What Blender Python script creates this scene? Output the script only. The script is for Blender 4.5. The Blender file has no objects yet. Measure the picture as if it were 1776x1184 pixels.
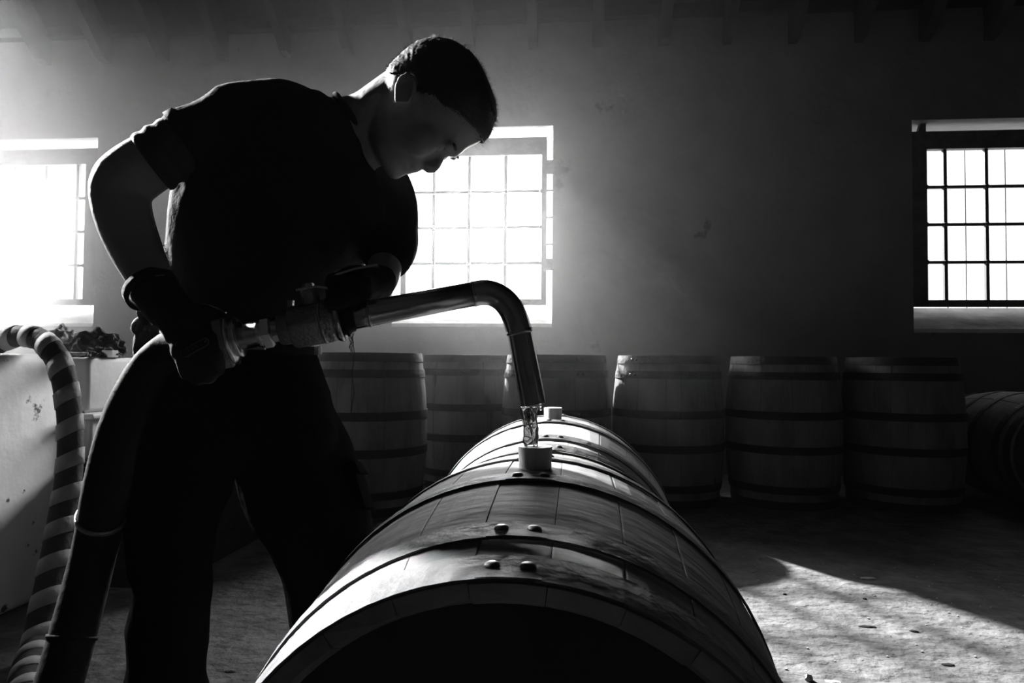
import bpy, bmesh, math, random
import numpy as np
from mathutils import Vector, Matrix, noise

rnd = random.Random(7)
PI = math.pi
sc = bpy.context.scene
COL = sc.collection

# ------------------------------------------------------------------ camera
FPX = 1200.0
YAW, PITCH, ROLL = math.radians(5.1), math.radians(1.75), 0.0076
EYE = 0.86
cam = bpy.data.objects.new('camera', bpy.data.cameras.new('camera'))
COL.objects.link(cam)
cam.data.sensor_width = 36.0
cam.data.lens = FPX / 1776 * 36.0
cam.data.clip_start = 0.02
CM = Matrix.Rotation(YAW, 3, 'Z') @ Matrix.Rotation(PI/2 + PITCH, 3, 'X') @ Matrix.Rotation(ROLL, 3, 'Z')
cam.matrix_world = Matrix.Translation((0, 0, EYE)) @ CM.to_4x4()
sc.camera = cam
cam.data.dof.use_dof = True
cam.data.dof.focus_distance = 1.12
cam.data.dof.aperture_fstop = 18.0

CR, CU, CF = CM @ Vector((1, 0, 0)), CM @ Vector((0, 1, 0)), CM @ Vector((0, 0, -1))
def P(px, py, d):
    """pixel + real depth in metres -> world point"""
    return Vector((0, 0, EYE)) + CR * ((px - 888) / FPX * d) + CU * ((592 - py) / FPX * d) + CF * d
def onwall(px, py, Y):
    v = P(px, py, 1.0) - Vector((0, 0, EYE))
    return Vector((0, 0, EYE)) + v * (Y / v.y)
def IV(dx, dy, d=1.2):
    """image-space vector in pixels at depth d -> world vector"""
    return CR * (dx / FPX * d) - CU * (dy / FPX * d)

# ------------------------------------------------------------------ world, sun, daylight
D = 5.6                                    # distance of the window wall
w = bpy.data.worlds.new('sky'); sc.world = w; w.use_nodes = True
bg = w.node_tree.nodes['Background']
bg.inputs[0].default_value = (1, 1, 1, 1); bg.inputs[1].default_value = 2.2

SUN_E, WIN_W = 36.0, (380.0, 700.0, 6.0)
GABLE_W = 500.0
sun = bpy.data.lights.new('sun', 'SUN'); sun.energy = SUN_E; sun.angle = math.radians(1.2)
so = bpy.data.objects.new('sun', sun); COL.objects.link(so)
so.rotation_euler = Vector((0.52, -1.0, -0.66)).to_track_quat('-Z', 'Y').to_euler()

sc.view_settings.view_transform = 'Standard'
sc.view_settings.look = 'None'
sc.view_settings.gamma = 1.0
sc.view_settings.use_curve_mapping = False
sc.view_settings.exposure = 0.0
cy = sc.cycles
cy.volume_step_rate = 1.0
cy.volume_max_steps = 96
cy.volume_bounces = 1
cy.max_bounces = 6
cy.diffuse_bounces = 3
cy.transparent_max_bounces = 16
cy.sample_clamp_indirect = 4.0
cy.use_denoising = True
cy.caustics_reflective = False
cy.caustics_refractive = False

# ------------------------------------------------------------------ material helpers
def mat(name, c, rough=0.8, metal=0.0, bump=0.0, bscale=20.0, var=0.0, vscale=4.0, stretch=None,
        trans=0.0, ior=1.45, spec=0.5, pos=False, dark=None, dscale=6.0, dthr=0.6, coat=0.0, sheen=0.0):
    m = bpy.data.materials.new(name); m.use_nodes = True
    nt = m.node_tree; b = nt.nodes['Principled BSDF']
    b.inputs['Roughness'].default_value = rough
    b.inputs['Metallic'].default_value = metal
    b.inputs['IOR'].default_value = ior
    b.inputs['Specular IOR Level'].default_value = spec
    b.inputs['Transmission Weight'].default_value = trans
    b.inputs['Base Color'].default_value = (c, c, c, 1)
    if sheen: b.inputs['Sheen Weight'].default_value = sheen
    tc = nt.nodes.new('ShaderNodeTexCoord'); mp = nt.nodes.new('ShaderNodeMapping')
    if pos:
        gp = nt.nodes.new('ShaderNodeNewGeometry'); nt.links.new(gp.outputs['Position'], mp.inputs[0])
    else: nt.links.new(tc.outputs['Object'], mp.inputs[0])
    if stretch: mp.inputs['Scale'].default_value = stretch
    cur = None
    if var:
        n = nt.nodes.new('ShaderNodeTexNoise'); n.inputs['Scale'].default_value = vscale
        n.inputs['Detail'].default_value = 7; n.inputs['Roughness'].default_value = .65
        nt.links.new(mp.outputs[0], n.inputs['Vector'])
        r = nt.nodes.new('ShaderNodeMapRange'); r.inputs['From Min'].default_value = .3; r.inputs['From Max'].default_value = .7
        r.inputs['To Min'].default_value = max(c - var, 0.002); r.inputs['To Max'].default_value = c + var
        nt.links.new(n.outputs['Fac'], r.inputs['Value']); cur = r.outputs[0]
    if dark is not None:
        n2 = nt.nodes.new('ShaderNodeTexNoise'); n2.inputs['Scale'].default_value = dscale
        n2.inputs['Detail'].default_value = 5; n2.inputs['Roughness'].default_value = .6
        nt.links.new(mp.outputs[0], n2.inputs['Vector'])
        r2 = nt.nodes.new('ShaderNodeMapRange'); r2.inputs['From Min'].default_value = dthr; r2.inputs['From Max'].default_value = dthr + .045
        nt.links.new(n2.outputs['Fac'], r2.inputs['Value'])
        mx = nt.nodes.new('ShaderNodeMix'); mx.data_type = 'FLOAT'
        nt.links.new(r2.outputs[0], mx.inputs[0])
        if cur is not None: nt.links.new(cur, mx.inputs[2])
        else: mx.inputs[2].default_value = c
        mx.inputs[3].default_value = dark; cur = mx.outputs[0]
    if cur is not None:
        cc = nt.nodes.new('ShaderNodeCombineColor')
        for i in range(3): nt.links.new(cur, cc.inputs[i])
        nt.links.new(cc.outputs[0], b.inputs['Base Color'])
    if bump:
        n = nt.nodes.new('ShaderNodeTexNoise'); n.inputs['Scale'].default_value = bscale; n.inputs['Detail'].default_value = 8
        nt.links.new(mp.outputs[0], n.inputs['Vector'])
        bp = nt.nodes.new('ShaderNodeBump'); bp.inputs['Strength'].default_value = bump; bp.inputs['Distance'].default_value = .02
        nt.links.new(n.outputs['Fac'], bp.inputs['Height']); nt.links.new(bp.outputs[0], b.inputs['Normal'])
    return m

M = dict(
    plaster=mat('plaster', .15, .95, bump=.5, bscale=9, var=.03, vscale=1.6, dark=.06, dscale=2.3, dthr=.67),
    floor=mat('floor_concrete', .085, .9, bump=1.0, bscale=20, var=.05, vscale=7, dark=.05, dscale=5.0, dthr=.62),
    darkwall=mat('dark_plaster', .03, .95, bump=.3),  # even dark tone for the unseen walls
    timber=mat('old_timber', .02, .9, bump=.4, bscale=14, var=.008),
    boards=mat('roof_boards', .015, .9, bump=.3),
    stave=mat('oak_stave_lit', .72, .72, bump=.15, bscale=14, var=.10, vscale=4, stretch=(1, 3, 1), pos=True, dark=.20, dscale=4, dthr=.66),  # same oak, paler: strong light on the second barrel put into the colour
    stave_shaded=mat('oak_stave_shaded', .22, .8, spec=.2, bump=.15, bscale=14, var=.12, vscale=4, stretch=(1, 3, 1), pos=True, dark=.09, dscale=3.0, dthr=.57),  # same oak, darker: shade on the nearest barrel put into the colour
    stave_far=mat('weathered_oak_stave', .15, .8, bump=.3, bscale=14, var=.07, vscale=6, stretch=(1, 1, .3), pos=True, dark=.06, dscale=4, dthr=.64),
    hoop=mat('galvanised_hoop', .085, .7, metal=.0, spec=.25, bump=.3, bscale=30, var=.05, vscale=8),
    hoop_far=mat('rusty_hoop', .02, .7, metal=.3, bump=.3, bscale=30),
    rivet=mat('rivet_iron', .05, .5, metal=.6),
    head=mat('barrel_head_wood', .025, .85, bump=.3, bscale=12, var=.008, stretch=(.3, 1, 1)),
    bung=mat('pale_bung_wood', .62, .7, bump=.15, bscale=30, var=.05, vscale=12),
    white=mat('whitewash', .86, .85, bump=.35, bscale=8, var=.06, vscale=3, dark=.07, dscale=9, dthr=.615),
    white2=mat('white_vat_paint', .85, .7, bump=.1, var=.04),
    crate=mat('dark_crate_wood', .012, .9, spec=.1, bump=.4),
    frame=mat('window_frame_paint', .07, .7, bump=.3, bscale=16, var=.03, vscale=10),
    iron=mat('window_iron', .05, .6, metal=.3),
    sill=mat('sill_plaster', .55, .9, bump=.6, bscale=9, var=.12, vscale=5),
    skin=mat('skin', .26, .5, spec=.35, bump=.12, bscale=70, var=.03, vscale=10),
    shirt=mat('black_cotton', .012, .9, bump=.25, bscale=40, spec=.05),
    sleeve=mat('charcoal_undersleeve', .035, .8, spec=.2, bump=.2, bscale=60),
    trouser=mat('black_work_cotton', .005, .95, bump=.3, bscale=40, spec=0),
    hair=mat('dark_hair', .012, .55),
    glove=mat('black_glove', .010, .85, spec=.15, bump=.3, bscale=80),
    glove_print=mat('glove_print', .06, .6),
    leather=mat('black_leather', .008, .8, spec=.03),
    eye=mat('eye', .5, .2),
    steel=mat('stainless_steel', .5, .25, metal=1.0, bump=.02, bscale=30),
    chrome=mat('bright_steel', .8, .22, metal=1.0),
    cast=mat('cast_steel', .30, .42, metal=1.0, bump=.35, bscale=120),
    rubber=mat('black_rubber', .008, .8, spec=.12, bump=.2, bscale=30),
    hose=mat('dark_hose', .02, .8, spec=.2, bump=.3, bscale=40),
    band=mat('pale_hose_band', .22, .8, bump=.3, bscale=30, var=.05),
    water=mat('water', 1.0, .0, trans=1.0, ior=1.33),
    cloth=mat('dark_rag_cloth', .05, .95, bump=.5, bscale=25, var=.02),
    pale=mat('pale_cloth', .35, .9, bump=.4, bscale=12),
    stone=mat('stone_chip', .45, .8, bump=.4),
    fibre=mat('thread_fibre', .05, .8),
)
# glazing: thin pane, mostly see-through, a little reflective
gm = bpy.data.materials.new('window_glass'); gm.use_nodes = True
nt = gm.node_tree; nt.nodes.clear()
o_ = nt.nodes.new('ShaderNodeOutputMaterial'); mx = nt.nodes.new('ShaderNodeMixShader')
tr = nt.nodes.new('ShaderNodeBsdfTransparent'); tr.inputs[0].default_value = (.96, .96, .96, 1)
gl = nt.nodes.new('ShaderNodeBsdfGlossy'); gl.inputs['Roughness'].default_value = .05
mx.inputs[0].default_value = .05
nt.links.new(tr.outputs[0], mx.inputs[1]); nt.links.new(gl.outputs[0], mx.inputs[2]); nt.links.new(mx.outputs[0], o_.inputs[0])
M['glass'] = gm

# ------------------------------------------------------------------ object helpers
def link(o, parent=None):
    COL.objects.link(o)
    if parent is not None: o.parent = parent
    return o
def tag(o, label=None, cat=None, group=None, kind=None):
    if label: o['label'] = label
    if cat: o['category'] = cat
    if group: o['group'] = group
    if kind: o['kind'] = kind
    return o
def empty(name, loc=(0, 0, 0), rz=0, label=None, cat=None, group=None, kind=None):
    o = bpy.data.objects.new(name, None); o.empty_display_size = .1
    COL.objects.link(o); o.location = loc; o.rotation_euler = (0, 0, rz)
    return tag(o, label, cat, group, kind)
def mobj(name, verts, faces, m, parent=None, smooth=False):
    """mesh given in WORLD coordinates; converted to the parent's local space"""
    vs = [Vector(v) for v in verts]
    if parent is not None:
        inv = wm(parent).inverted(); vs = [inv @ v for v in vs]
    me = bpy.data.meshes.new(name); me.from_pydata([tuple(v) for v in vs], [], faces)
    me.materials.append(m)
    if smooth: me.polygons.foreach_set('use_smooth', [True] * len(me.polygons))
    bm = bmesh.new(); bm.from_mesh(me); bmesh.ops.recalc_face_normals(bm, faces=bm.faces); bm.to_mesh(me); bm.free()
    return link(bpy.data.objects.new(name, me), parent)
def wm(o):
    mtx = o.matrix_basis.copy()
    p = o.parent
    while p: mtx = p.matrix_basis @ mtx; p = p.parent
    return mtx
class G:
    """geometry collector"""
    def __init__(s): s.v = []; s.f = []
    def add(s, v, f):
        n = len(s.v); s.v += [Vector(x) for x in v]; s.f += [tuple(i + n for i in q) for q in f]; return s
    def box(s, a, b, jit=0):
        x0, y0, z0 = a; x1, y1, z1 = b
        v = [(x0, y0, z0), (x1, y0, z0), (x1, y1, z0), (x0, y1, z0), (x0, y0, z1), (x1, y0, z1), (x1, y1, z1), (x0, y1, z1)]
        return s.add(v, [(0, 3, 2, 1), (4, 5, 6, 7), (0, 1, 5, 4), (1, 2, 6, 5), (2, 3, 7, 6), (3, 0, 4, 7)])
    def hull8(s, v):
        return s.add(v, [(0, 3, 2, 1), (4, 5, 6, 7), (0, 1, 5, 4), (1, 2, 6, 5), (2, 3, 7, 6), (3, 0, 4, 7)])
    def rings(s, rings, cap=True, closed=False):
        n = len(rings[0]); v = [p for r in rings for p in r]; f = []
        m = len(rings)
        for i in range(m if closed else m - 1):
            a, b = i * n, ((i + 1) % m) * n
            for k in range(n):
                f.append((a + k, a + (k + 1) % n, b + (k + 1) % n, b + k))
        if cap and not closed:
            f.append(tuple(range(n))[::-1]); f.append(tuple((m - 1) * n + k for k in range(n)))
        return s.add(v, f)
    def tube(s, pts, radii, n=16, cap=True, flat=None):
        pts = [Vector(p) for p in pts]
        if not hasattr(radii, '__len__'): radii = [radii] * len(pts)
        t0 = (pts[1] - pts[0]).normalized()
        up = Vector((0, 0, 1)) if abs(t0.z) < .9 else Vector((1, 0, 0))
        u = t0.cross(up).normalized(); R = []
        for i, p in enumerate(pts):
            t = (pts[min(i + 1, len(pts) - 1)] - pts[max(i - 1, 0)]).normalized()
            u = (u - t * u.dot(t)).normalized(); v = t.cross(u)
            R.append([p + (u * math.cos(2 * PI * k / n) + v * math.sin(2 * PI * k / n)) * radii[i] for k in range(n)])
        return s.rings(R, cap)
    def capsule(s, a, b, ra, rb, n=14):
        a, b = Vector(a), Vector(b); t = (b - a); L = t.length; t.normalize()
        pts, rr = [], []
        for k in range(5):
            q = (k + .35) / 5 * PI / 2; pts.append(a - t * ra * math.cos(q)); rr.append(ra * math.sin(q))
        for k in range(5):
            q = PI / 2 - k / 5 * PI / 2 * 1.0
            pts.append(b + t * rb * math.cos(q)); rr.append(max(rb * math.sin(q), rb * .12))
        # keep pts monotonic
        return s.tube(pts, rr, n)
    def chain(s, pr, n=14):
        for (a, ra), (b, rb) in zip(pr[:-1], pr[1:]): s.capsule(a, b, ra, rb, n)
        return s
    def ellipsoid(s, c, u, v, w_, n=16, m=10):
        c = Vector(c); R = []
        for i in range(1, m):
            q = PI * i / m
            R.append([c + w_ * -math.cos(q) + (u * math.cos(2 * PI * k / n) + v * math.sin(2 * PI * k / n)) * math.sin(q) for k in range(n)])
        return s.rings(R)
    def obj(s, name, m, parent=None, smooth=False):
        return mobj(name, s.v, s.f, m, parent, smooth)

def spline(pts, k=8):
    """Catmull-Rom through points (any-length tuples)"""
    A = [np.array(p, float) for p in pts]
    A = [2 * A[0] - A[1]] + A + [2 * A[-1] - A[-2]]
    out = []
    for i in range(1, len(A) - 2):
        for j in range(k):
            t = j / k
            out.append(.5 * ((2 * A[i]) + (-A[i - 1] + A[i + 1]) * t + (2 * A[i - 1] - 5 * A[i] + 4 * A[i + 1] - A[i + 2]) * t * t + (-A[i - 1] + 3 * A[i] - 3 * A[i + 1] + A[i + 2]) * t ** 3))
    out.append(A[-2]); return out

def skin_mesh(name, g, m, parent, voxel=.006, smooth_it=4, disp=0, dscale=8, fac=.6, fold=0):
    """union of all pieces -> one continuous surface (voxel remesh + smoothing)"""
    me = bpy.data.meshes.new(name + '_src'); me.from_pydata([tuple(v) for v in g.v], [], g.f)
    bm = bmesh.new(); bm.from_mesh(me); bmesh.ops.recalc_face_normals(bm, faces=bm.faces); bm.to_mesh(me); bm.free()
    o = bpy.data.objects.new(name + '_src', me); COL.objects.link(o)
    r = o.modifiers.new('r', 'REMESH'); r.mode = 'VOXEL'; r.voxel_size = voxel; r.adaptivity = 0
    s = o.modifiers.new('s', 'SMOOTH'); s.iterations = smooth_it; s.factor = fac
    dg = bpy.context.evaluated_depsgraph_get(); dg.update()
    me2 = bpy.data.meshes.new_from_object(o.evaluated_get(dg))
    bpy.data.objects.remove(o); bpy.data.meshes.remove(me)
    n = len(me2.vertices); co = np.empty(n * 3); me2.vertices.foreach_get('co', co); co = co.reshape(-1, 3)
    if disp or fold:
        no = np.empty(n * 3); me2.vertices.foreach_get('normal', no); no = no.reshape(-1, 3)
        dd = np.array([noise.noise(Vector(c) * dscale) for c in co]) * disp
        if fold:
            ff = np.array([noise.noise(Vector((c[0] * 9 + c[2] * 7, c[1] * 5, c[2] * 4 - c[0] * 3))) for c in co])
            dd = dd + fold * (1 - np.abs(ff) * 3.2)
        co = co + no * dd[:, None]
    if parent is not None:
        inv = np.array(wm(parent).inverted()); co = co @ inv[:3, :3].T + inv[:3, 3]
    me2.vertices.foreach_set('co', co.ravel()); me2.update()
    me2.materials.clear(); me2.materials.append(m)
    me2.polygons.foreach_set('use_smooth', [True] * len(me2.polygons))
    me2.name = name
    return link(bpy.data.objects.new(name, me2), parent)

def copy_tree(o, parent=None):
    c = o.copy(); COL.objects.link(c)
    if parent is not None: c.parent = parent
    for ch in [x for x in ALLOBJ(o)]: copy_tree(ch, c)
    return c
def ALLOBJ(o):
    return list(o.children)

# ------------------------------------------------------------------ the room
XL, XR, YB = -6.6, 5.2, -2.6
g = G().box((XL - .3, YB - .3, -.2), (XR + .3, D + .5, 0))
# fine uneven floor surface in the visible part
fl = g.obj('floor', M['floor']); tag(fl, kind='structure')

zT = onwall(888, 40, D).z                  # top of the wall
def zw(py, px): return onwall(px, py, D).z
WIN = [  # opening x0,x1 ; glass x0,x1 ; bars ; reference pixel column
    dict(o=(-5.46, -4.116), g=(-5.36, -4.29), bars=(-5.266, -4.969, -4.672, -4.375), px=60, top=241, gt=281, gb=517, sb=527, sz=566),
    dict(o=(-1.50, -.177), g=(-1.407, -.27), bars=(-1.179, -.878, -.571), px=850, top=220, gt=264, gb=517, sb=527, sz=567),
    dict(o=(2.62, 3.95), g=(2.774, 3.86), bars=(2.917, 3.227, 3.537), px=1680, top=206, gt=251, gb=518, sb=530, sz=577),
]
for W in WIN:
    for k in ('top', 'gt', 'gb', 'sb', 'sz'): W['z' + k] = zw(W[k], W['px'])
TH = .38
g = G(); xs = XL
for W in WIN:
    g.box((xs, D, 0), (W['o'][0], D + TH, zT + .4)); xs = W['o'][1]
    g.box((W['o'][0], D, W['ztop']), (xs, D + TH, zT + .4))
    z0, z1 = W['zsz'], W['zsb']; a, b = W['o']
    g.hull8([(a, D, 0), (b, D, 0), (b, D + TH, 0), (a, D + TH, 0), (a, D, z0 - .0), (b, D, z0), (b, D + TH, z0), (a, D + TH, z0)])
g.box((xs, D, 0), (XR, D + TH, zT + .4))
wb = g.obj('wall_back', M['plaster']); tag(wb, kind='structure')
for i, W in enumerate(WIN):
    a, b = W['o']
    win = empty('window_%d' % (i + 1), ((a + b) / 2, D + .1, W['zgb'])); tag(win, kind='structure')
    yf0, yf1 = D + .09, D + .15
    gx0, gx1 = W['g']; zt, zb = W['zgt'], W['zgb']
    top = W['ztop'] - .062; bot = W['zsb']
    fx0, fx1 = (a + .045, b - .052) if i == 1 else ((a + .035, b - .05) if i == 2 else (a + .05, b - .05))
    # splayed white sill
    s = G().hull8([(a + .002, D - .012, W['zsz']), (b - .002, D - .012, W['zsz']), (b - .002, D + TH, W['zsz']), (a + .002, D + TH, W['zsz']),
                   (a + .002, D + .0, W['zsz'] + .03), (b - .002, D + .0, W['zsz'] + .03), (b - .002, D + .22, bot), (a + .002, D + .22, bot)])
    so_ = s.obj('sill', M['sill'], win)
    for nm, lo, hi in (('stile', (fx0, bot), (gx0, top)), ('stile', (gx1, bot), (fx1, top)),
                       ('header', (gx0, zt), (gx1, top)), ('bottom_rail', (gx0, bot), (gx1, zb))):
        G().box((lo[0], yf0, lo[1]), (hi[0], yf1, hi[1])).obj(nm, M['frame'], win)
    bars = [gx0] + list(W['bars']) + [gx1]
    rows = [zt + (zb - zt) * k / 4 for k in range(5)]
    for x in W['bars']:
        G().box((x - .013, yf0 + .015, zb), (x + .013, yf1 - .015, zt)).obj('glazing_bar', M['iron'], win)
    for z in rows[1:-1]:
        G().box((gx0, yf0 + .017, z - .0115), (gx1, yf1 - .017, z + .0115)).obj('glazing_bar', M['iron'], win)
        # little fixings where the bars meet the frame and each other
        k = G()
        for x in bars: k.ellipsoid((x, yf0 + .012, z), Vector((.02, 0, 0)), Vector((0, .012, 0)), Vector((0, 0, .02)), 8, 6)
        k.obj('bar_boss', M['iron'], win)
    pane_meshes = {}
    for (x0, x1) in zip(bars[:-1], bars[1:]):
        for (z1, z0) in zip(rows[:-1], rows[1:]):
            G().box((x0 + .009, D + .118, z0 + .0075), (x1 - .009, D + .121, z1 - .0075)).obj('pane', M['glass'], win)
    # thin outer guard rods seen through the panes
    off = (.13, .275)
    for x in W['bars']:
        for q in off:
            if x + q < gx1 + .2:
                G().tube([(x + q, D + TH - .04, W['zsz'] + .02), (x + q, D + TH - .04, W['ztop'])], .0045, 8).obj('guard_rod', M['iron'], win)
    # brackets that hold the frame in the opening
    for fz, hh in ((.82, .12), (.52, .018), (.24, .1), (.68, .016), (.36, .016)):
        z = bot + (top - bot) * fz
        for x0, x1 in ((a - .01, fx0 + .01), (fx1 - .01, b + .01)):
            G().box((x0, yf0 + .01, z - hh / 2), (x1, yf1 - .01, z + hh / 2)).obj('bracket', M['frame'], win)
    G().hull8([(gx0 - .06, yf0 + .01, top), (gx0 - .0, yf0 + .01, top), (gx0 - .0, yf1 - .01, top), (gx0 - .06, yf1 - .01, top),
               (gx0 - .04, yf0 + .01, W['ztop'] + .01), (gx0 + .0, yf0 + .01, W['ztop'] + .01), (gx0, yf1 - .01, W['ztop'] + .01), (gx0 - .04, yf1 - .01, W['ztop'] + .01)]).obj('bracket', M['frame'], win)
    # daylight entering through the window
    L = bpy.data.lights.new('daylight', 'AREA'); L.shape = 'RECTANGLE'; L.size = 1.7; L.size_y = 1.5 if i == 1 else 1.9; L.energy = WIN_W[i]
    lo = bpy.data.objects.new('daylight', L); COL.objects.link(lo)
    lo.location = ((a + b) / 2, D + TH + .25, (W['ztop'] + W['zsz']) / 2 + (.12 if i != 1 else -.05))
    lo.rotation_euler = Vector((0, -1, -.12)).to_track_quat('-Z', 'Y').to_euler()

RS = .85                                  # roof slope
ridge_y = 1.2
def roofz(y): return zT + RS * (D - y) if y > ridge_y else zT + RS * (D - ridge_y) - RS * (ridge_y - y)
GY0, GY1, GZ0, GZ1 = 4.0, 5.2, 3.8, 4.9      # added, unseen high window in the left wall, to light neck and shoulders
tag(G().box((XL - .3, YB, 0), (XL, D + TH, GZ0)).box((XL - .3, YB, GZ1), (XL, D + TH, 9)).box((XL - .3, YB, GZ0), (XL, GY0, GZ1)).box((XL - .3, GY1, GZ0), (XL, D + TH, GZ1)).obj('wall_left', M['darkwall']), kind='structure')
gw = empty('window_4', (XL, (GY0 + GY1) / 2, GZ0)); tag(gw, kind='structure')
for (y0, y1, z0, z1) in ((GY0, GY1, GZ0, GZ0 + .05), (GY0, GY1, GZ1 - .05, GZ1), (GY0, GY0 + .05, GZ0, GZ1), (GY1 - .05, GY1, GZ0, GZ1)):
    G().box((XL - .2, y0, z0), (XL - .14, y1, z1)).obj('frame', M['frame'], gw)
G().box((XL - .18, GY0, (GZ0 + GZ1) / 2 - .01), (XL - .16, GY1, (GZ0 + GZ1) / 2 + .01)).obj('glazing_bar', M['iron'], gw)
L = bpy.data.lights.new('added_gable_light', 'AREA'); L.shape = 'RECTANGLE'; L.size = 1.3; L.size_y = 1.2; L.energy = GABLE_W; L.spread = math.radians(20)  # added light, a narrow beam aimed at the man's head and shoulders
lo = bpy.data.objects.new('added_gable_light', L); COL.objects.link(lo); gp_ = Vector((XL - .75, (GY0 + GY1) / 2 + .25, (GZ0 + GZ1) / 2 + .3)); lo.location = gp_
lo.rotation_euler = (Vector((-.40, 1.50, 1.42)) - gp_).to_track_quat('-Z', 'Y').to_euler()
tag(G().box((XR, YB, 0), (XR + .3, D + TH, 9)).obj('wall_right', M['darkwall']), kind='structure')
tag(G().box((XL - .3, YB - .3, 0), (XR + .3, YB, 9)).obj('wall_front', M['darkwall']), kind='structure')
g = G()
t = .06
for (ya, yb) in ((D + .6, ridge_y), (ridge_y, YB - .3)):
    za, zb2 = roofz(ya), roofz(yb)
    g.hull8([(XL - .3, ya, za), (XR + .3, ya, za), (XR + .3, yb, zb2), (XL - .3, yb, zb2), (XL - .3, ya, za + t), (XR + .3, ya, za + t), (XR + .3, yb, zb2 + t), (XL - .3, yb, zb2 + t)])
ceil = g.obj('ceiling', M['boards']); tag(ceil, kind='structure')
# wall plate
# rafters : feet sit against the wall top, each its own part of the ceiling
feet = [(-18, 122), (85, 121), (188, 118), (290, 117), (392, 114), (500, 108), (607, 105), (710, 101), (817, 97), (925, 93), (1036, 90), (1150, 88), (1260, 86), (1373, 85), (1487, 83), (1600, 81), (1712, 79)]
for (px, py) in feet:
    p = onwall(px, py, D)
    x, zb0 = p.x, p.z
    hw = .037 + rnd.uniform(-.006, .006); dx = rnd.uniform(-.02, .02)
    ya, yb = D - .02, ridge_y + .1
    zt0 = zT - .01
    v = []
    # tapered foot: bottom point, then underside running up with the roof
    depth = (zt0 - zb0)
    prof = [(ya, zb0 + .03), (ya - .10, zb0 + .045), (yb, zb0 + RS * (ya - yb) + .06), (yb, zt0 + RS * (ya - yb)), (ya, zt0)]
    L_ = [(x - hw, y, z) for y, z in prof]; R_ = [(x + hw + dx * 0, y, z) for y, z in prof]
    n = len(prof)
    mobj('rafter', L_ + R_, [tuple(range(n))[::-1], tuple(range(n, 2 * n))] + [(i, (i + 1) % n, n + (i + 1) % n, n + i) for i in range(n)], M['timber'], ceil)
# purlins between the rafters, near the wall
for (y, h) in ((D - .06, .07), (D - .75, .06), (D - 1.5, .06), (D - 2.3, .06)):
    z = roofz(y) - .0
    G().box((XL, y - .04, z - h), (XR, y + .04, z + .01)).obj('purlin', M['timber'], ceil)

# ------------------------------------------------------------------ haze in the air of the room
def haze(name, loc, scale, dens, g_, lab):
    bm = bmesh.new(); bmesh.ops.create_icosphere(bm, subdivisions=4, radius=1) if True else None
    me = bpy.data.meshes.new(name); bm.to_mesh(me); bm.free()
    return me
hz = G().box((XL + .01, -1.0, .01), (XR - .01, D - .005, zT - .02)).obj('haze', M['plaster'])
hm = bpy.data.materials.new('dusty_air'); hm.use_nodes = True
nt = hm.node_tree; nt.nodes.clear()
o_ = nt.nodes.new('ShaderNodeOutputMaterial'); vs = nt.nodes.new('ShaderNodeVolumeScatter')
vs.inputs['Anisotropy'].default_value = .3
vs.inputs['Color'].default_value = (1, 1, 1, 1)
tc = nt.nodes.new('ShaderNodeTexCoord')
def blob(cx, cy_, cz, sx, sy, sz, amp):
    mp = nt.nodes.new('ShaderNodeMapping'); mp.vector_type = 'TEXTURE'
    mp.inputs['Location'].default_value = (cx, cy_, cz); mp.inputs['Scale'].default_value = (sx, sy, sz)
    nt.links.new(tc.outputs['Object'], mp.inputs[0])
    gr = nt.nodes.new('ShaderNodeTexGradient'); gr.gradient_type = 'SPHERICAL'
    nt.links.new(mp.outputs[0], gr.inputs[0])
    pw = nt.nodes.new('ShaderNodeMath'); pw.operation = 'POWER'; pw.inputs[1].default_value = 1.15
    nt.links.new(gr.outputs['Fac'], pw.inputs[0])
    ml = nt.nodes.new('ShaderNodeMath'); ml.operation = 'MULTIPLY'; ml.inputs[1].default_value = amp
    nt.links.new(pw.outputs[0], ml.inputs[0]); return ml.outputs[0]
parts = [blob(-.55, 5.3, 1.95, 3.3, 2.8, 2.3, .050), blob(-4.7, 5.2, 1.8, 3.8, 3.2, 1.95, .27)]
cur = parts[0]
for p_ in parts[1:]:
    a_ = nt.nodes.new('ShaderNodeMath'); a_.operation = 'ADD'; nt.links.new(cur, a_.inputs[0]); nt.links.new(p_, a_.inputs[1]); cur = a_.outputs[0]
a_ = nt.nodes.new('ShaderNodeMath'); a_.operation = 'ADD'; a_.inputs[1].default_value = .0002
nt.links.new(cur, a_.inputs[0]); nt.links.new(a_.outputs[0], vs.inputs['Density'])
nt.links.new(vs.outputs[0], o_.inputs['Volume'])
hz.data.materials.clear(); hz.data.materials.append(hm)
tag(hz, 'dusty haze hanging in the air of the room, glowing by the windows', 'haze', kind='stuff')

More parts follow.
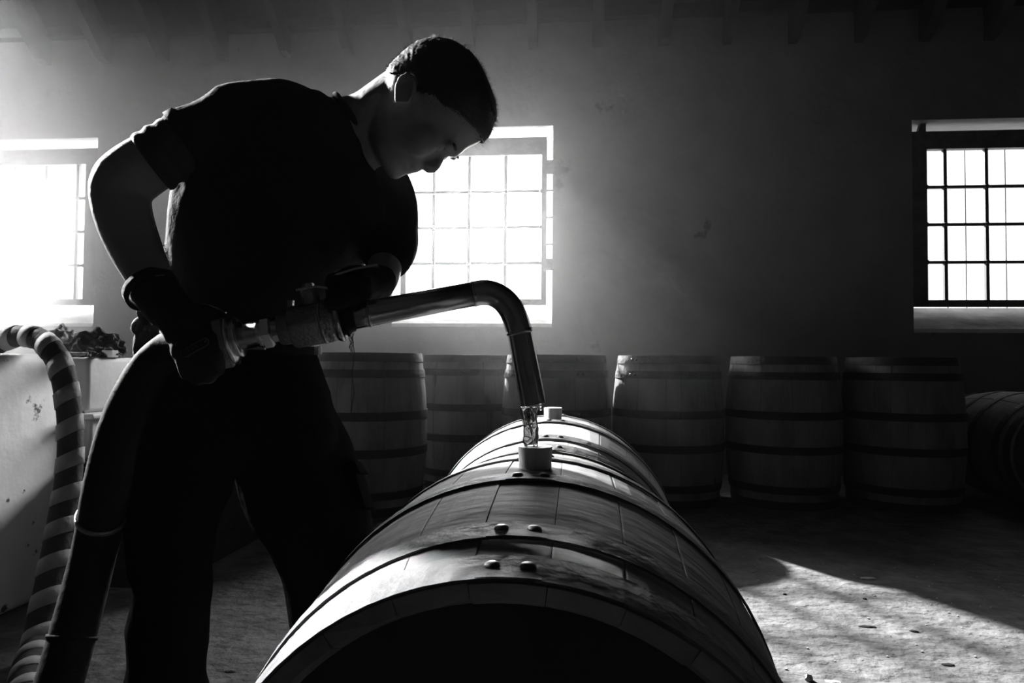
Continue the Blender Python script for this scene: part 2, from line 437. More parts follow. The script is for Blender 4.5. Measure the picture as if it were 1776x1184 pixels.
# ------------------------------------------------------------------ barrels
BL, RB, RH = .91, .348, .308
def prof(s): return RB - (RB - RH) * (2 * s / BL) ** 2
def make_barrel(ms, mh, n_st=26, hoops=((-.455, -.405), (-.36, -.315), (-.125, -.078), (.078, .125), (.315, .36), (.405, .455)), rivets=True, jit=.0012):
    """barrel standing on its head, axis z, base at z=0"""
    root = empty('barrel')
    SS = [-.455, -.44, -.36, -.26, -.16, -.06, .06, .16, .26, .36, .44, .455]
    thick = .026
    gap = .0005
    meshes = []
    for var in range(3):
        vs_, fs = [], []
        da = PI / n_st
        for s in SS:
            r = prof(s); ri = r - (thick if abs(s) < .45 else .016)
            for (rr, k) in ((r - .0004, -1), (r, -.94), (r, -.35), (r, .35), (r, .94), (r - .0004, 1), (ri, 1), (ri, .33), (ri, -.33), (ri, -1)):
                aa = k * (da - gap / r)
                vs_.append((rr * math.cos(aa), rr * math.sin(aa), s + BL / 2 + (0 if abs(s) < .45 else rnd.uniform(-.001, .001))))
        m_ = len(SS)
        for i in range(m_ - 1):
            for k in range(10):
                fs.append((i * 10 + k, i * 10 + (k + 1) % 10, (i + 1) * 10 + (k + 1) % 10, (i + 1) * 10 + k))
        fs.append(tuple(range(10))[::-1]); fs.append(tuple((m_ - 1) * 10 + k for k in range(10)))
        me = bpy.data.meshes.new('stave'); me.from_pydata(vs_, [], fs); me.materials.append(ms)
        bm = bmesh.new(); bm.from_mesh(me); bmesh.ops.recalc_face_normals(bm, faces=bm.faces); bm.to_mesh(me); bm.free()
        meshes.append(me)
    for k in range(n_st):
        o = bpy.data.objects.new('stave', meshes[k % 3]); link(o, root)
        o.rotation_euler.z = 2 * PI * k / n_st
        rr = rnd.uniform(-jit, jit); o.location = (rr * math.cos(o.rotation_euler.z), rr * math.sin(o.rotation_euler.z), 0)
    for (s0, s1) in hoops:
        N = 72; R = []
        for (s, dr) in ((s0, .0005), (s0, .0032), ((s0 + s1) / 2, .0040), (s1, .0032), (s1, .0005)):
            R.append([(( prof(s) + dr + .0012) * math.cos(2 * PI * k / N), (prof(s) + dr + .0012) * math.sin(2 * PI * k / N), s + BL / 2) for k in range(N)])
        gg = G().rings(R, cap=False)
        # lap of the riveted joint
        a0, a1 = -.10, .10; q = []
        for a in np.linspace(a0, a1, 8):
            for (s, dr) in ((s0 + .001, .003), (s0 + .001, .0050), (s1 - .001, .0050), (s1 - .001, .003)):
                r = prof(s) + dr; q.append((r * math.cos(a), r * math.sin(a), s + BL / 2))
        gg.rings([[q[i * 4 + j] for j in range(4)] for i in range(8)])
        h = gg.obj('hoop', mh, root, smooth=False)
        me = h.data
        if rivets:
            for a in (-.055, .055):
                s = (s0 + s1) / 2; r = prof(s) + .0046
                c = Vector((r * math.cos(a), r * math.sin(a), s + BL / 2)); nrm = Vector((math.cos(a), math.sin(a), 0))
                rv = G().ellipsoid(c, Vector((0, 0, .0085)), nrm.cross(Vector((0, 0, 1))) * .0085, nrm * .0045, 10, 6).obj('rivet', M['rivet'], h, smooth=True)
    for (z0, sgn) in ((.032, 1), (BL - .032, -1)):
        rh = prof(.42) - .018
        npl = 5
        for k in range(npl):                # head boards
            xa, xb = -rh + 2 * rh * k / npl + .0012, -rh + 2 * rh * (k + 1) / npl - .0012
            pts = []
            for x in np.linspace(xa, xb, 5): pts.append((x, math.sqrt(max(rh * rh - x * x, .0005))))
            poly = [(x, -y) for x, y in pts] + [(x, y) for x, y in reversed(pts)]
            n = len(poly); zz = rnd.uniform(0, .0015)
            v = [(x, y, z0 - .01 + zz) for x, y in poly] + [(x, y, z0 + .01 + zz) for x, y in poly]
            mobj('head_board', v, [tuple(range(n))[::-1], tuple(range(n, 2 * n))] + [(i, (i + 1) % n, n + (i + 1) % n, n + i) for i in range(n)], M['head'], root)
    return root
def make_bung(name='bung', h=.034, r=.0265, hollow=False):
    R = []
    for z, q in ((-.035, .82), (0, .96), (h - .002, 1.0), (h, .985)):
        R.append([(r * q * math.cos(2 * PI * k / 40), r * q * math.sin(2 * PI * k / 40), z) for k in range(40)])
    return G().rings(R).obj(name, M['bung'])
AX = -.06
def lay(root, y, roll=0.0, x=AX, z=RB, yaw=0.0):
    # axis +z -> +y ; riveted joint (local +x) turned to the top
    root.matrix_basis = Matrix.Translation((x, y - BL / 2, z)) @ Matrix.Rotation(yaw, 4, 'Z') @ Matrix.Rotation(-PI / 2, 4, 'X') @ Matrix.Rotation(-PI / 2 + roll, 4, 'Z')
    return root
b1 = make_barrel(M['stave_shaded'], M['hoop']); lay(b1, 1.10, roll=0.0)
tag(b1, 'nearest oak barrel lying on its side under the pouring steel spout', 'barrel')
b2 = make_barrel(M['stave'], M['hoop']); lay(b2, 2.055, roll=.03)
tag(b2, 'brightly lit oak barrel lying right behind the nearest one', 'barrel')
for y, lab, r in ((1.10, 'pale wooden bung in the nearest barrel, under the stream of liquid', .0268), (2.055, 'pale wooden bung in the second lying barrel', .0268)):
    b = make_bung(r=r); b.location = (AX, y, 2 * RB - .002); tag(b, lab, 'bung')

# row of standing barrels by the window wall
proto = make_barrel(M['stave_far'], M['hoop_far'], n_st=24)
ROW = [(1562, 4.36, 'rightmost upright barrel of the row, darkest, under the right window', 0.6),
       (1357, 4.40, 'second upright barrel from the right end of the row', 2.1),
       (1158, 4.42, 'upright barrel in the row with a bright glint on its upper left rim', 3.9),
       (965, 4.44, 'upright barrel standing directly behind the steel spout', 5.2),
       (640, 4.12, 'upright barrel beside the man, pale staves and bright right edge', 1.2),
       (440, 4.85, 'upright barrel of the row hidden mostly behind the man', 2.7)]
first = True
for (px, zc, lab, rz) in ROW:
    p = P(px, 620, zc)
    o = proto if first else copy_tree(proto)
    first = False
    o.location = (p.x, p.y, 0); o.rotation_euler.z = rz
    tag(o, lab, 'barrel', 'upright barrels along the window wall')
p = P(812, 620, 4.95); o = copy_tree(proto); o.location = (p.x, p.y, 0)
tag(o, 'upright barrel set back by the wall under the centre window', 'barrel', 'upright barrels along the window wall')
p = P(1850, 790, 4.0); o = copy_tree(proto)
lay(o, p.y + BL / 2, x=p.x, z=RB, roll=.4)
tag(o, 'dark barrel lying on its side at the right edge of the photo', 'barrel')

# ------------------------------------------------------------------ whitewashed block, crate, vat
def bevel_box(name, a, b, m, parent=None, r=.03, seg=4):
    bm = bmesh.new(); bmesh.ops.create_cube(bm, size=1)
    for v in bm.verts: v.co = Vector([(a[i] + b[i]) / 2 + v.co[i] * (b[i] - a[i]) for i in range(3)])
    bmesh.ops.bevel(bm, geom=list(bm.edges), offset=r, segments=seg, affect='EDGES', profile=.5)
    if parent is not None:
        bm.transform(wm(parent).inverted())
    me = bpy.data.meshes.new(name); bm.to_mesh(me); bm.free(); me.materials.append(m)
    me.polygons.foreach_set('use_smooth', [True] * len(me.polygons))
    return link(bpy.data.objects.new(name, me), parent)
zblk = .878
blk = bevel_box('whitewashed_block', (-3.4, .55, 0), (-1.89, 2.42, zblk), M['white'], r=.035)
tag(blk, 'whitewashed masonry block with dark peeling spots at the left edge', 'block')
cr = empty('crate', (-1.95, 3.1, 0)); tag(cr, 'dark wooden crate on the floor behind the man\'s legs', 'crate')
for k in range(4):
    z0, z1 = .01 + .112 * k, .01 + .112 * k + .104
    G().box((-2.62, 2.47, z0), (-1.50, 2.495, z1)).obj('board', M['crate'], cr)
    G().box((-1.525, 2.50, z0), (-1.50, 3.6, z1)).obj('board', M['crate'], cr)
    G().box((-2.62, 3.6, z0), (-1.50, 3.625, z1)).obj('board', M['crate'], cr)
for x in (-2.55, -2.02, -1.56):
    G().box((x - .03, 2.497, .005), (x + .03, 2.53, .455)).obj('post', M['crate'], cr)
    G().box((x - .03, 3.565, .005), (x + .03, 3.598, .455)).obj('post', M['crate'], cr)
G().box((-2.62, 2.47, .455), (-1.50, 3.625, .475)).obj('lid', M['crate'], cr)
vat = empty('vat', (-2.1, 3.2, .475)); tag(vat, 'white rectangular vat with a raised rim on the dark crate', 'vat')
bevel_box('body', (-2.60, 2.50, .476), (-1.84, 3.55, .640), M['white2'], vat, r=.02)
bevel_box('rim', (-2.62, 2.48, .630), (-1.815, 3.58, .652), M['white2'], vat, r=.008)
bevel_box('upper_body', (-2.60, 2.52, .652), (-1.87, 3.55, .868), M['white2'], vat, r=.02)
# cloth heap, pale lump, tool on the vat
def lump(name, c, sx, sy, sz, m, seed, amp=.35, lab='', cat='', sub=4, fr=2.6):
    bm = bmesh.new(); bmesh.ops.create_icosphere(bm, subdivisions=sub, radius=1)
    off = Vector((seed * 3.1, seed, 0))
    for v in bm.verts:
        d = v.co.normalized(); k = 1 + amp * noise.noise(d * fr + off) + amp * .5 * noise.noise(d * fr * 2.6 + off)
        v.co = Vector((d.x * sx * k, d.y * sy * k, max(d.z * sz * k, -.3 * sz)))
    lowz = min(v.co.z for v in bm.verts)
    for v in bm.verts: v.co.z -= lowz
    me = bpy.data.meshes.new(name); bm.to_mesh(me); bm.free(); me.materials.append(m)
    o = link(bpy.data.objects.new(name, me)); o.location = c
    return tag(o, lab, cat)
pz = .868
q = P(168, 600, 2.85); lump('crumpled_rag', (q.x, q.y, pz), .105, .09, .088, M['cloth'], 3, .34, 'dark crumpled rag heaped on the white vat', 'rag')
q = P(206, 600, 2.80); lump('glove_pair', (q.x + .0, q.y - .1, pz), .055, .05, .030, M['cloth'], 8, .5, 'small dark glove lying right of the crumpled rag', 'glove')
q = P(110, 600, 3.1); lump('paper_sack', (q.x, q.y, pz), .085, .09, .10, M['pale'], 5, .3, 'pale folded sack behind the dark rag on the white vat', 'sack')
tool = empty('pipe_wrench', P(140, 604, 2.66)); tool.location.z = pz; tag(tool, 'small metal pipe wrench lying in front of the dark rag', 'wrench')
a, b = tool.location + Vector((-.07, -.01, .012)), tool.location + Vector((.09, .03, .012))
G().tube([a, b], .008, 8).obj('handle', M['cast'], tool)
G().box(tuple(b + Vector((-.012, -.018, -.011))), tuple(b + Vector((.03, .018, .016)))).obj('jaw', M['chrome'], tool)

# ------------------------------------------------------------------ hoses
def curve_pts(spec, k=10):
    return spline([tuple(P(x, y, d)) + (r,) for x, y, d, r in spec], k)
SH = [(-60, 640, 2.62, .037), (-15, 603, 2.56, .037), (30, 583, 2.50, .038), (72, 590, 2.44, .039), (102, 628, 2.38, .039), (117, 690, 2.34, .038), (122, 760, 2.30, .038), (119, 830, 2.26, .040),
      (108, 904, 2.20, .042), (87, 1020, 2.08, .043), (66, 1120, 1.96, .042), (50, 1184, 1.80, .041), (30, 1290, 1.52, .040), (0, 1420, 1.24, .040)]
pts = curve_pts(SH, 10)
for p in pts:
    p[2] = max(p[2], p[3] + .002)
sh = empty('striped_hose', pts[60][:3]); sh.location.z = 0
tag(sh, 'thick dark hose with pale bands draped over the white block', 'hose')
G().tube([p[:3] for p in pts], [p[3] for p in pts], 20).obj('tube', M['hose'], sh, smooth=True)
# spaced, tilted pale bands
P3 = [Vector(p[:3]) for p in pts]; cum = [0]
for a, b in zip(P3[:-1], P3[1:]): cum.append(cum[-1] + (b - a).length)
def along(s):
    for i in range(len(cum) - 1):
        if cum[i + 1] >= s:
            t = (s - cum[i]) / (cum[i + 1] - cum[i]); return P3[i].lerp(P3[i + 1], t), (P3[i + 1] - P3[i]).normalized(), pts[i][3]
    return P3[-1], (P3[-1] - P3[-2]).normalized(), pts[-1][3]
s = .30
while s < cum[-1] - .1:
    R = []
    N = 24
    for e in (-.027, -.026, .026, .027):
        c, t, r = along(s + e)
        u = t.cross(Vector((1, 0.2, 0))).normalized(); v = t.cross(u)
        rr = r + (.0028 if abs(e) < .0265 else .0)
        R.append([c + (u * math.cos(2 * PI * k / N) + v * math.sin(2 * PI * k / N)) * rr + t * (.018 * math.sin(2 * PI * k / N + .6)) for k in range(N)])
    G().rings(R).obj('band', M['band'], sh, smooth=True)
    s += .112

BH = [(372, 590, 1.062, .025), (340, 592, 1.085, .027), (300, 603, 1.12, .029), (258, 640, 1.125, .030), (225, 700, 1.10, .031), (201, 770, 1.09, .032), (184, 850, 1.09, .0335), (165, 950, 1.13, .0335),
      (132, 1080, 1.10, .034), (98, 1200, 1.06, .034), (70, 1310, 1.03, .034), (40, 1480, 1.06, .034), (-60, 1560, 1.05, .034)]
pts = curve_pts(BH, 10)
for p in pts: p[2] = max(p[2], p[3] + .002)
P3 = [Vector(p[:3]) for p in pts]
bh = empty('filling_hose', (P3[-20].x, P3[-20].y, 0)); tag(bh, 'black rubber filling hose running from the man\'s glove to the floor', 'hose')
# fine wire ridges around the hose
rr = [p[3] for p in pts]
pp, rad = [], []
for i in range(len(P3) - 1):
    for j in range(6):
        t = j / 6; pp.append(P3[i].lerp(P3[i + 1], t)); rad.append((rr[i] * (1 - t) + rr[i + 1] * t) * (1 + (.0 if j % 2 else .018)))
G().tube(pp, rad, 28).obj('tube', M['rubber'], bh, smooth=True)
cum = [0]
for a, b in zip(P3[:-1], P3[1:]): cum.append(cum[-1] + (b - a).length)
for px, py, tilt in ((182, 905, 0), (172, 943, .0)):
    pass
def hose_ring(s, wdt, dr, m, nm):
    R = []; N = 28
    for e in (-wdt, -wdt * .9, wdt * .9, wdt):
        c, t, r = along(s + e); u = t.cross(Vector((1, 0.2, 0))).normalized(); v = t.cross(u)
        q = r * 1.02 + (dr if abs(e) < wdt * .95 else 0)
        R.append([c + (u * math.cos(2 * PI * k / N) + v * math.sin(2 * PI * k / N)) * q for k in range(N)])
    return G().rings(R).obj(nm, m, bh, smooth=True)
hose_ring(cum[65], .004, .003, M['cast'], 'clamp')
hose_ring(cum[82], .003, .002, M['rubber'], 'clamp')

# ------------------------------------------------------------------ steel filling lance
lan = empty('filling_lance', P(560, 558, 1.075)); tag(lan, 'stainless steel filling spout with ball valve, held over the nearest barrel', 'spout')
def ax(px, d=None):
    """point on the straight lance axis at a pixel column"""
    t = (px - 385) / (835 - 385)
    return P(px, 591 + (507 - 591) * t, 1.055 + .035 * t)
AXD = (ax(835) - ax(385)).normalized()
def turned(name, prof_, m, n=40, hexa=False, rot=0.0, smooth=True):
    """prof_: list of (pixel column, radius px)"""
    R = []
    u = AXD.cross(Vector((0, 0, 1))).normalized(); v = AXD.cross(u)
    for px, r in prof_:
        c = ax(px); rr = r / FPX * 1.07
        R.append([c + (u * math.cos(2 * PI * k / n + rot) + v * math.sin(2 * PI * k / n + rot)) * rr for k in range(n)])
    return G().rings(R).obj(name, m, lan, smooth=smooth and not hexa)
turned('union_nut', [(369, 44), (372, 49), (399, 49), (402, 44)], M['cast'], 6, True, .35)
turned('union_cone', [(398, 20), (401, 44), (405, 45), (408, 36), (413, 30), (418, 27)], M['chrome'], 40)
turned('collar_ring', [(411, 33), (414, 36), (418, 33)], M['chrome'], 40)
turned('nipple', [(400, 22), (404, 22), (446, 21), (448, 23), (452, 24), (458, 24)], M['chrome'], 40)
turned('hex_nut', [(456, 25), (459, 29), (472, 29), (475, 25)], M['chrome'], 6, True, .2)
th = [(474, 21)]
for k in range(7): th += [(475 + k * 2, 21.5), (476 + k * 2, 23)]
turned('thread', th + [(490, 21)], M['steel'], 30)
turned('valve_neck', [(485, 25), (488, 27), (506, 28), (508, 28)], M['cast'], 40)
turned('valve_body', [(504, 30), (507, 34), (512, 36.5), (545, 37), (575, 37), (583, 36), (586, 30)], M['cast'], 48)
turned('valve_flange', [(581, 30), (583, 38), (589, 40), (593, 39), (594, 28)], M['steel'], 48)
turned('gasket', [(592, 24), (593, 30), (602, 31), (606, 27), (612, 26), (614, 22)], M['rubber'], 40)
turned('body_rib', [(558, 36), (559, 38.4), (563, 38.4), (564, 36)], M['cast'], 48)
turned('clamp_ring', [(597, 26), (598, 33), (601, 33.5), (603, 27)], M['rubber'], 40)
turned('pipe', [(600, 23.0), (640, 22.8), (700, 22.4), (828, 21.8)], M['steel'], 48)
turned('weld_bead', [(637, 22.6), (638, 23.8), (640, 24), (642, 23.8), (643, 22.6)], M['steel'], 48)
turned('weld_bead', [(819, 21.6), (821, 23.0), (823, 23.0), (825, 21.6)], M['steel'], 48)
# elbow and outlet
EL = [(822, 509.5, 1.089), (840, 506.8, 1.09), (857, 510, 1.091), (873, 520, 1.092), (885, 534, 1.093), (893, 550, 1.094), (898, 566, 1.095), (901, 576, 1.095)]
ep = spline([tuple(P(*e)) for e in EL], 6)
G().tube(ep, [.0198 + .0006 * i / len(ep) for i in range(len(ep))], 40).obj('elbow', M['steel'], lan, smooth=True)
out0, out1 = P(900, 570, 1.095), P(925, 699, 1.10)
od = (out1 - out0).normalized()
G().tube([out0, out0.lerp(out1, .5), out1], [.0192, .0202, .0208], 40, cap=False).obj('outlet_pipe', M['steel'], lan, smooth=True)
G().tube([out1, out0.lerp(out1, .5)], [.0190, .0185], 40, cap=False).obj('outlet_bore', M['rubber'], lan, smooth=True)
G().tube([out0 + od * .0, out0 + od * .0025, out0 + od * .006, out0 + od * .008], [.0195, .0212, .0212, .0195], 40).obj('weld_bead', M['steel'], lan, smooth=True)
# valve stem, nut and lever
upv = (Vector((0, 0, 1)) - AXD * AXD.z).normalized()
side = AXD.cross(upv)
st = ax(547)
G().tube([st + upv * .030, st + upv * .052], .014, 20).obj('stem_housing', M['cast'], lan, smooth=False)
G().tube([st + upv * .050, st + upv * .062], .0095, 6).obj('stem_nut', M['steel'], lan, smooth=False)
la = st + upv * .055
lev = []
for t_, z_ in ((-.018, .0), (.012, .0), (.030, -.006), (.045, .012), (.075, .016), (.11, .016)):
    c = la + AXD * t_ + upv * z_
    lev.append([c - side * .009 - upv * .0017, c + side * .009 - upv * .0017, c + side * .009 + upv * .0017, c - side * .009 + upv * .0017])
G().rings(lev).obj('lever', M['steel'], lan)
G().box(tuple(Vector((-.004, -.004, -.004)) + ax(512) + upv * .036), tuple(Vector((.004, .004, .006)) + ax(512) + upv * .036)).obj('stop_pin', M['cast'], lan)
# frayed sealing thread hanging from the joint
g = G()
base = P(611, 578, 1.06)
for k in range(6):
    x = base + Vector((rnd.uniform(-.003, .003), rnd.uniform(-.002, .002), 0)); L_ = [.02, .028, .035, .030, .12, .022][k]
    q = [x + Vector((.0018 * math.sin(i * 1.7 + k) * (1 if L_ < .1 else 1.2), 0, -L_ * i / 8)) for i in range(9)]
    g.tube(q, .00055, 5)
g.obj('sealing_thread', M['fibre'], lan)

# water stream
wt = empty('water_stream', P(918, 703, 1.10)); tag(wt, 'clear stream of liquid falling from the spout onto the bung', 'liquid')
tw = P(913, 705, 1.098); bw = P(917, 774, 1.098); bw.z = 2 * RB - .002 + .034 + .0005
def strand(x0, x1, w0, w1, ph, n=26):
    R = []
    for i in range(n):
        t = i / (n - 1)
        c = tw.lerp(bw, t) + Vector(((x0 * (1 - t) + x1 * t), .001 * math.sin(5 * t + ph), 0))
        wd = w0 * (1 - t) + w1 * t; wd *= 1 + .16 * math.sin(9 * t + ph) + .06 * math.sin(23 * t + ph)
        R.append([c + Vector((wd * math.cos(a), wd * .62 * math.sin(a) * (1 + .2 * math.sin(3 * a + 7 * t + ph)), 0)) for a in [2 * PI * k / 20 for k in range(20)]])
    return R
G().rings(strand(-.0025, .0015, .0072, .0085, 0)).obj('sheet', M['water'], wt, smooth=True)
G().rings(strand(.0125, .0105, .0048, .0055, 2.0)).obj('strand', M['water'], wt, smooth=True)
for (x, y, r) in ((937, 703, .0032), (937.5, 709, .0026)):
    c = P(x, y, 1.098); G().ellipsoid(c, Vector((r, 0, 0)), Vector((0, r, 0)), Vector((0, 0, r * 1.25)), 12, 8).obj('drop', M['water'], wt, smooth=True)

# ------------------------------------------------------------------ the man
man = empty('person', (P(400, 1450, 1.3).x, P(400, 1450, 1.3).y, 0))
tag(man, 'man in black t-shirt and gloves bending over the nearest barrel, holding the spout', 'person')

def loft(g, rings, n=28, sup=2.2, k=5):
    """rings: (centre px, py, depth, ux px, uy px, half depth m)  -> smooth elliptical loft"""
    S = spline([tuple(P(x, y, d)) + tuple(IV(ux, uy, d)) + (hd,) for x, y, d, ux, uy, hd in rings], k)
    R = []
    for q in S:
        c, u = Vector(q[:3]), Vector(q[3:6]); v = CF * q[6]
        ring = []
        for i in range(n):
            a = 2 * PI * i / n; ca, sa = math.cos(a), math.sin(a)
            ring.append(c + u * math.copysign(abs(ca) ** (2 / sup), ca) + v * math.copysign(abs(sa) ** (2 / sup), sa))
        R.append(ring)
    g.rings(R)
def limb(g, spec, k=5, n=20):
    S = spline([tuple(P(x, y, d)) + (r * d / FPX,) for x, y, d, r in spec], k)
    g.tube([s[:3] for s in S], [max(s[3], .002) for s in S], n)
    for e in (0, -1):
        r = S[e][3]; g.ellipsoid(S[e][:3], Vector((r, 0, 0)), Vector((0, r, 0)), Vector((0, 0, r)), 14, 8)

HD = 1.17                                   # depth of the head
HO = P(715, 180, HD)
hu, hf = IV(.922, -.387, HD), IV(.387, .922, HD)   # per pixel: up the head, forward of the face
hlat = CF * (HD / FPX)                             # per pixel: towards his left (away from camera)
def H(u, f, l=0): return HO + hu * u + hf * f + hlat * l
HR = [  # U, F back, F front, half width, front taper
    (131.5, 2, 40, 14), (129, -14, 56, 32), (124, -30, 70, 46), (114, -52, 86, 60), (99, -67, 99, 70), (80, -78, 104.5, 76), (57, -84, 105.5, 78.5), (42, -84, 111, 78), (32, -82.5, 113.5, 77), (22, -80, 107, 74),
    (8, -75, 103, 72), (-8, -68, 104, 71), (-20, -60, 106.5, 67), (-28, -54, 109, 64), (-34, -50, 111.5, 62), (-40, -46, 110, 60), (-45, -42, 107, 58), (-51, -36, 110, 56), (-57, -28, 107, 53), (-66, -16, 108.5, 50),
    (-76, -2, 107, 45), (-84, 14, 101, 37), (-89, 34, 90, 24)]
def head_rings(grow=0.0, umin=-999, umax=999):
    S = spline(HR, 3); R = []
    for (u, fb, ff, wd) in S:
        if u < umin or u > umax: continue
        c = (fb + ff) / 2; h = (ff - fb) / 2; ring = []
        for i in range(40):
            a = 2 * PI * i / 40; sa, ca = math.sin(a), math.cos(a)
            taper = 1 - (.30 * max(sa, 0) ** 2 if u < 40 else .16 * max(sa, 0) ** 2)
            ex = 2 / 2.25
            ring.append(H(u + grow * .0, c + (h + grow) * math.copysign(abs(sa) ** ex, sa), (wd + grow) * taper * math.copysign(abs(ca) ** ex, ca)))
        R.append(ring)
    return R
body = G()
body.rings(head_rings())
px_ = HD / FPX
def E(u, f, l, ru, rf, rl, n=16): body.ellipsoid(H(u, f, l), hu * ru, hf * rf, hlat * rl, n, 10)
# nose
nose = [(18, 103, 5), (8, 110, 6.5), (-2, 117, 8), (-10, 119.5, 9.5), (-17, 117, 9.5)]
for (a, b) in zip(nose[:-1], nose[1:]): body.capsule(H(a[0], a[1] - a[2]*.35), H(b[0], b[1] - b[2]*.35), a[2] * px_, b[2] * px_, 12)
for s_ in (-1, 1):
    E(-15, 111, 9 * s_, 7, 7, 6)            # nostril wings
    E(31, 103, 26 * s_, 7, 8, 24)           # brow ridge
    E(-8, 68, 38 * s_, 36, 36, 27)          # cheekbone
    E(14, 90, 30 * s_, 9, 9, 13)            # closed eyelid over the eye
    # ear
    er = []
    for i in range(18):
        a = 2 * PI * i / 18
        er.append((math.cos(a), math.sin(a)))
    e0 = H(0, -10, 74 * s_)
    eu = IV(10, -30, HD) ; ev = IV(15, 8, HD)
    # helix rim as a chain of capsules, concha as thin plate
    rim = []
    for i in range(15):
        a = math.radians(-118 + i * 19.5)
        # outline from lobe round the back to the top front
        c, s2 = math.cos(a), math.sin(a)
        w_ = 1.0 + .12 * c
        rim.append(P(702, 158, HD + s_ * .079) + eu * .84 * c - ev * .92 * s2 * w_ + hlat * s_ * 4)
    for a, b in zip(rim[:-1], rim[1:]): body.capsule(a, b, 3.7 * px_, 3.7 * px_, 8)
    body.ellipsoid(P(703, 159, HD + s_ * .078), eu * .80, ev * .84, hlat * 3.0, 16, 8)
    body.capsule(P(708, 160, HD + s_ * .064), P(708, 158, HD + s_ * .076), 11 * px_, 8 * px_, 10)
    E(-62, 40, 34 * s_, 18, 30, 14)         # jaw
body.ellipsoid(H(-39, 106), hu * 5.5, hf * 6.5, hlat * 19, 14, 8)    # upper lip
body.ellipsoid(H(-51, 104.5), hu * 5, hf * 6.5, hlat * 17, 14, 8)    # lower lip
body.ellipsoid(H(-74, 97), hu * 13, hf * 13, hlat * 20, 14, 8)       # chin
# neck
limb(body, [(585, 232, 1.20, 62), (615, 222, 1.19, 55), (642, 210, 1.18, 52), (668, 195, 1.175, 54), (700, 175, 1.17, 56)])
limb(body, [(600, 262, 1.20, 44), (640, 255, 1.19, 38), (672, 240, 1.175, 32)])    # throat
# torso core
loft(body, [(400, 700, 1.28, 120, 8, .09), (405, 620, 1.28, 130, 12, .10), (430, 520, 1.27, 124, 22, .095), (458, 430, 1.26, 138, 40, .10), (488, 350, 1.24, 150, 60, .11), (528, 272, 1.22, 128, 68, .10), (575, 232, 1.20, 70, 50, .07)])
# right arm (akimbo, nearest the camera)
RA = [(415, 215, 1.15, 40), (345, 238, 1.13, 42), (282, 270, 1.12, 48), (234, 300, 1.11, 51), (210, 324, 1.105, 49), (214, 372, 1.10, 47), (235, 430, 1.09, 43), (260, 480, 1.075, 37), (282, 520, 1.065, 29)]
limb(body, RA)
limb(body, [(162, 319, 1.115, 10), (190, 315, 1.11, 30)])              # elbow point
# left arm (far side)
LA = [(640, 318, 1.32, 40), (660, 370, 1.30, 38), (668, 420, 1.27, 35), (668, 458, 1.22, 30), (662, 485, 1.17, 28), (646, 500, 1.14, 24)]
limb(body, LA)
# legs inside the trousers
RL = [(320, 690, 1.26, 70), (308, 800, 1.22, 66), (298, 960, 1.17, 48), (294, 1080, 1.20, 46), (292, 1250, 1.25, 36), (290, 1400, 1.27, 30)]
LL = [(490, 700, 1.34, 70), (530, 850, 1.38, 64), (572, 980, 1.42, 46), (585, 1080, 1.46, 44), (590, 1200, 1.52, 36), (592, 1300, 1.54, 29)]
limb(body, RL); limb(body, LL)
# hands
def hand(g, wrist, palm, pd, across, nrm, fl, curl, r=.0095, spread=.021, thumb=None):
    """four bent fingers rooted in a palm; fl finger lengths; curl list of joint angles"""
    wrist, palm = Vector(wrist), Vector(palm)
    pd, across, nrm = Vector(pd).normalized(), Vector(across).normalized(), Vector(nrm).normalized()
    g.ellipsoid(palm, pd * .052, across * .043, nrm * .020, 18, 12)
    g.capsule(wrist, palm, .027, .024)
    for k in range(4):
        base = palm + pd * .036 + across * (k - 1.5) * spread
        d = pd.copy(); p0 = base; L = fl[k]
        for j, frac in enumerate((.46, .31, .23)):
            ang = curl[j]
            d = (d * math.cos(ang) + nrm * math.sin(ang)).normalized()
            # keep bending plane: rotate normal too
            nrm2 = (nrm - d * nrm.dot(d))
            p1 = p0 + d * L * frac
            g.capsule(p0, p1, r * (1 - .08 * j), r * (1 - .08 * (j + 1)), 10)
            p0 = p1
    if thumb:
        q = [Vector(t) for t in thumb]
        for i, (a, b) in enumerate(zip(q[:-1], q[1:])): g.capsule(a, b, .0125 - .0012 * i, .0113 - .0012 * i, 10)
def grip(g, hub, axis, start, palm_c, R0, lens, r=.0095, sgn=1, step=.0205, off=0.0, arc0=0.0, total=3.6):
    """fingers wrapped round a round bar: each finger follows an arc of radius R0 about axis"""
    axis = axis.normalized(); e0 = (start - axis * start.dot(axis)).normalized(); e1 = axis.cross(e0) * sgn
    for k in range(4):
        c = hub + axis * ((k - 1.5) * step + off)
        pts_ = []; arc = lens[k] / R0
        for j in range(6):
            a = arc0 + arc * j / 5
            pts_.append(c + (e0 * math.cos(a) + e1 * math.sin(a)) * R0)
        for j in range(5): g.capsule(pts_[j], pts_[j + 1], r * (1 - .05 * j), r * (1 - .05 * (j + 1)), 10)
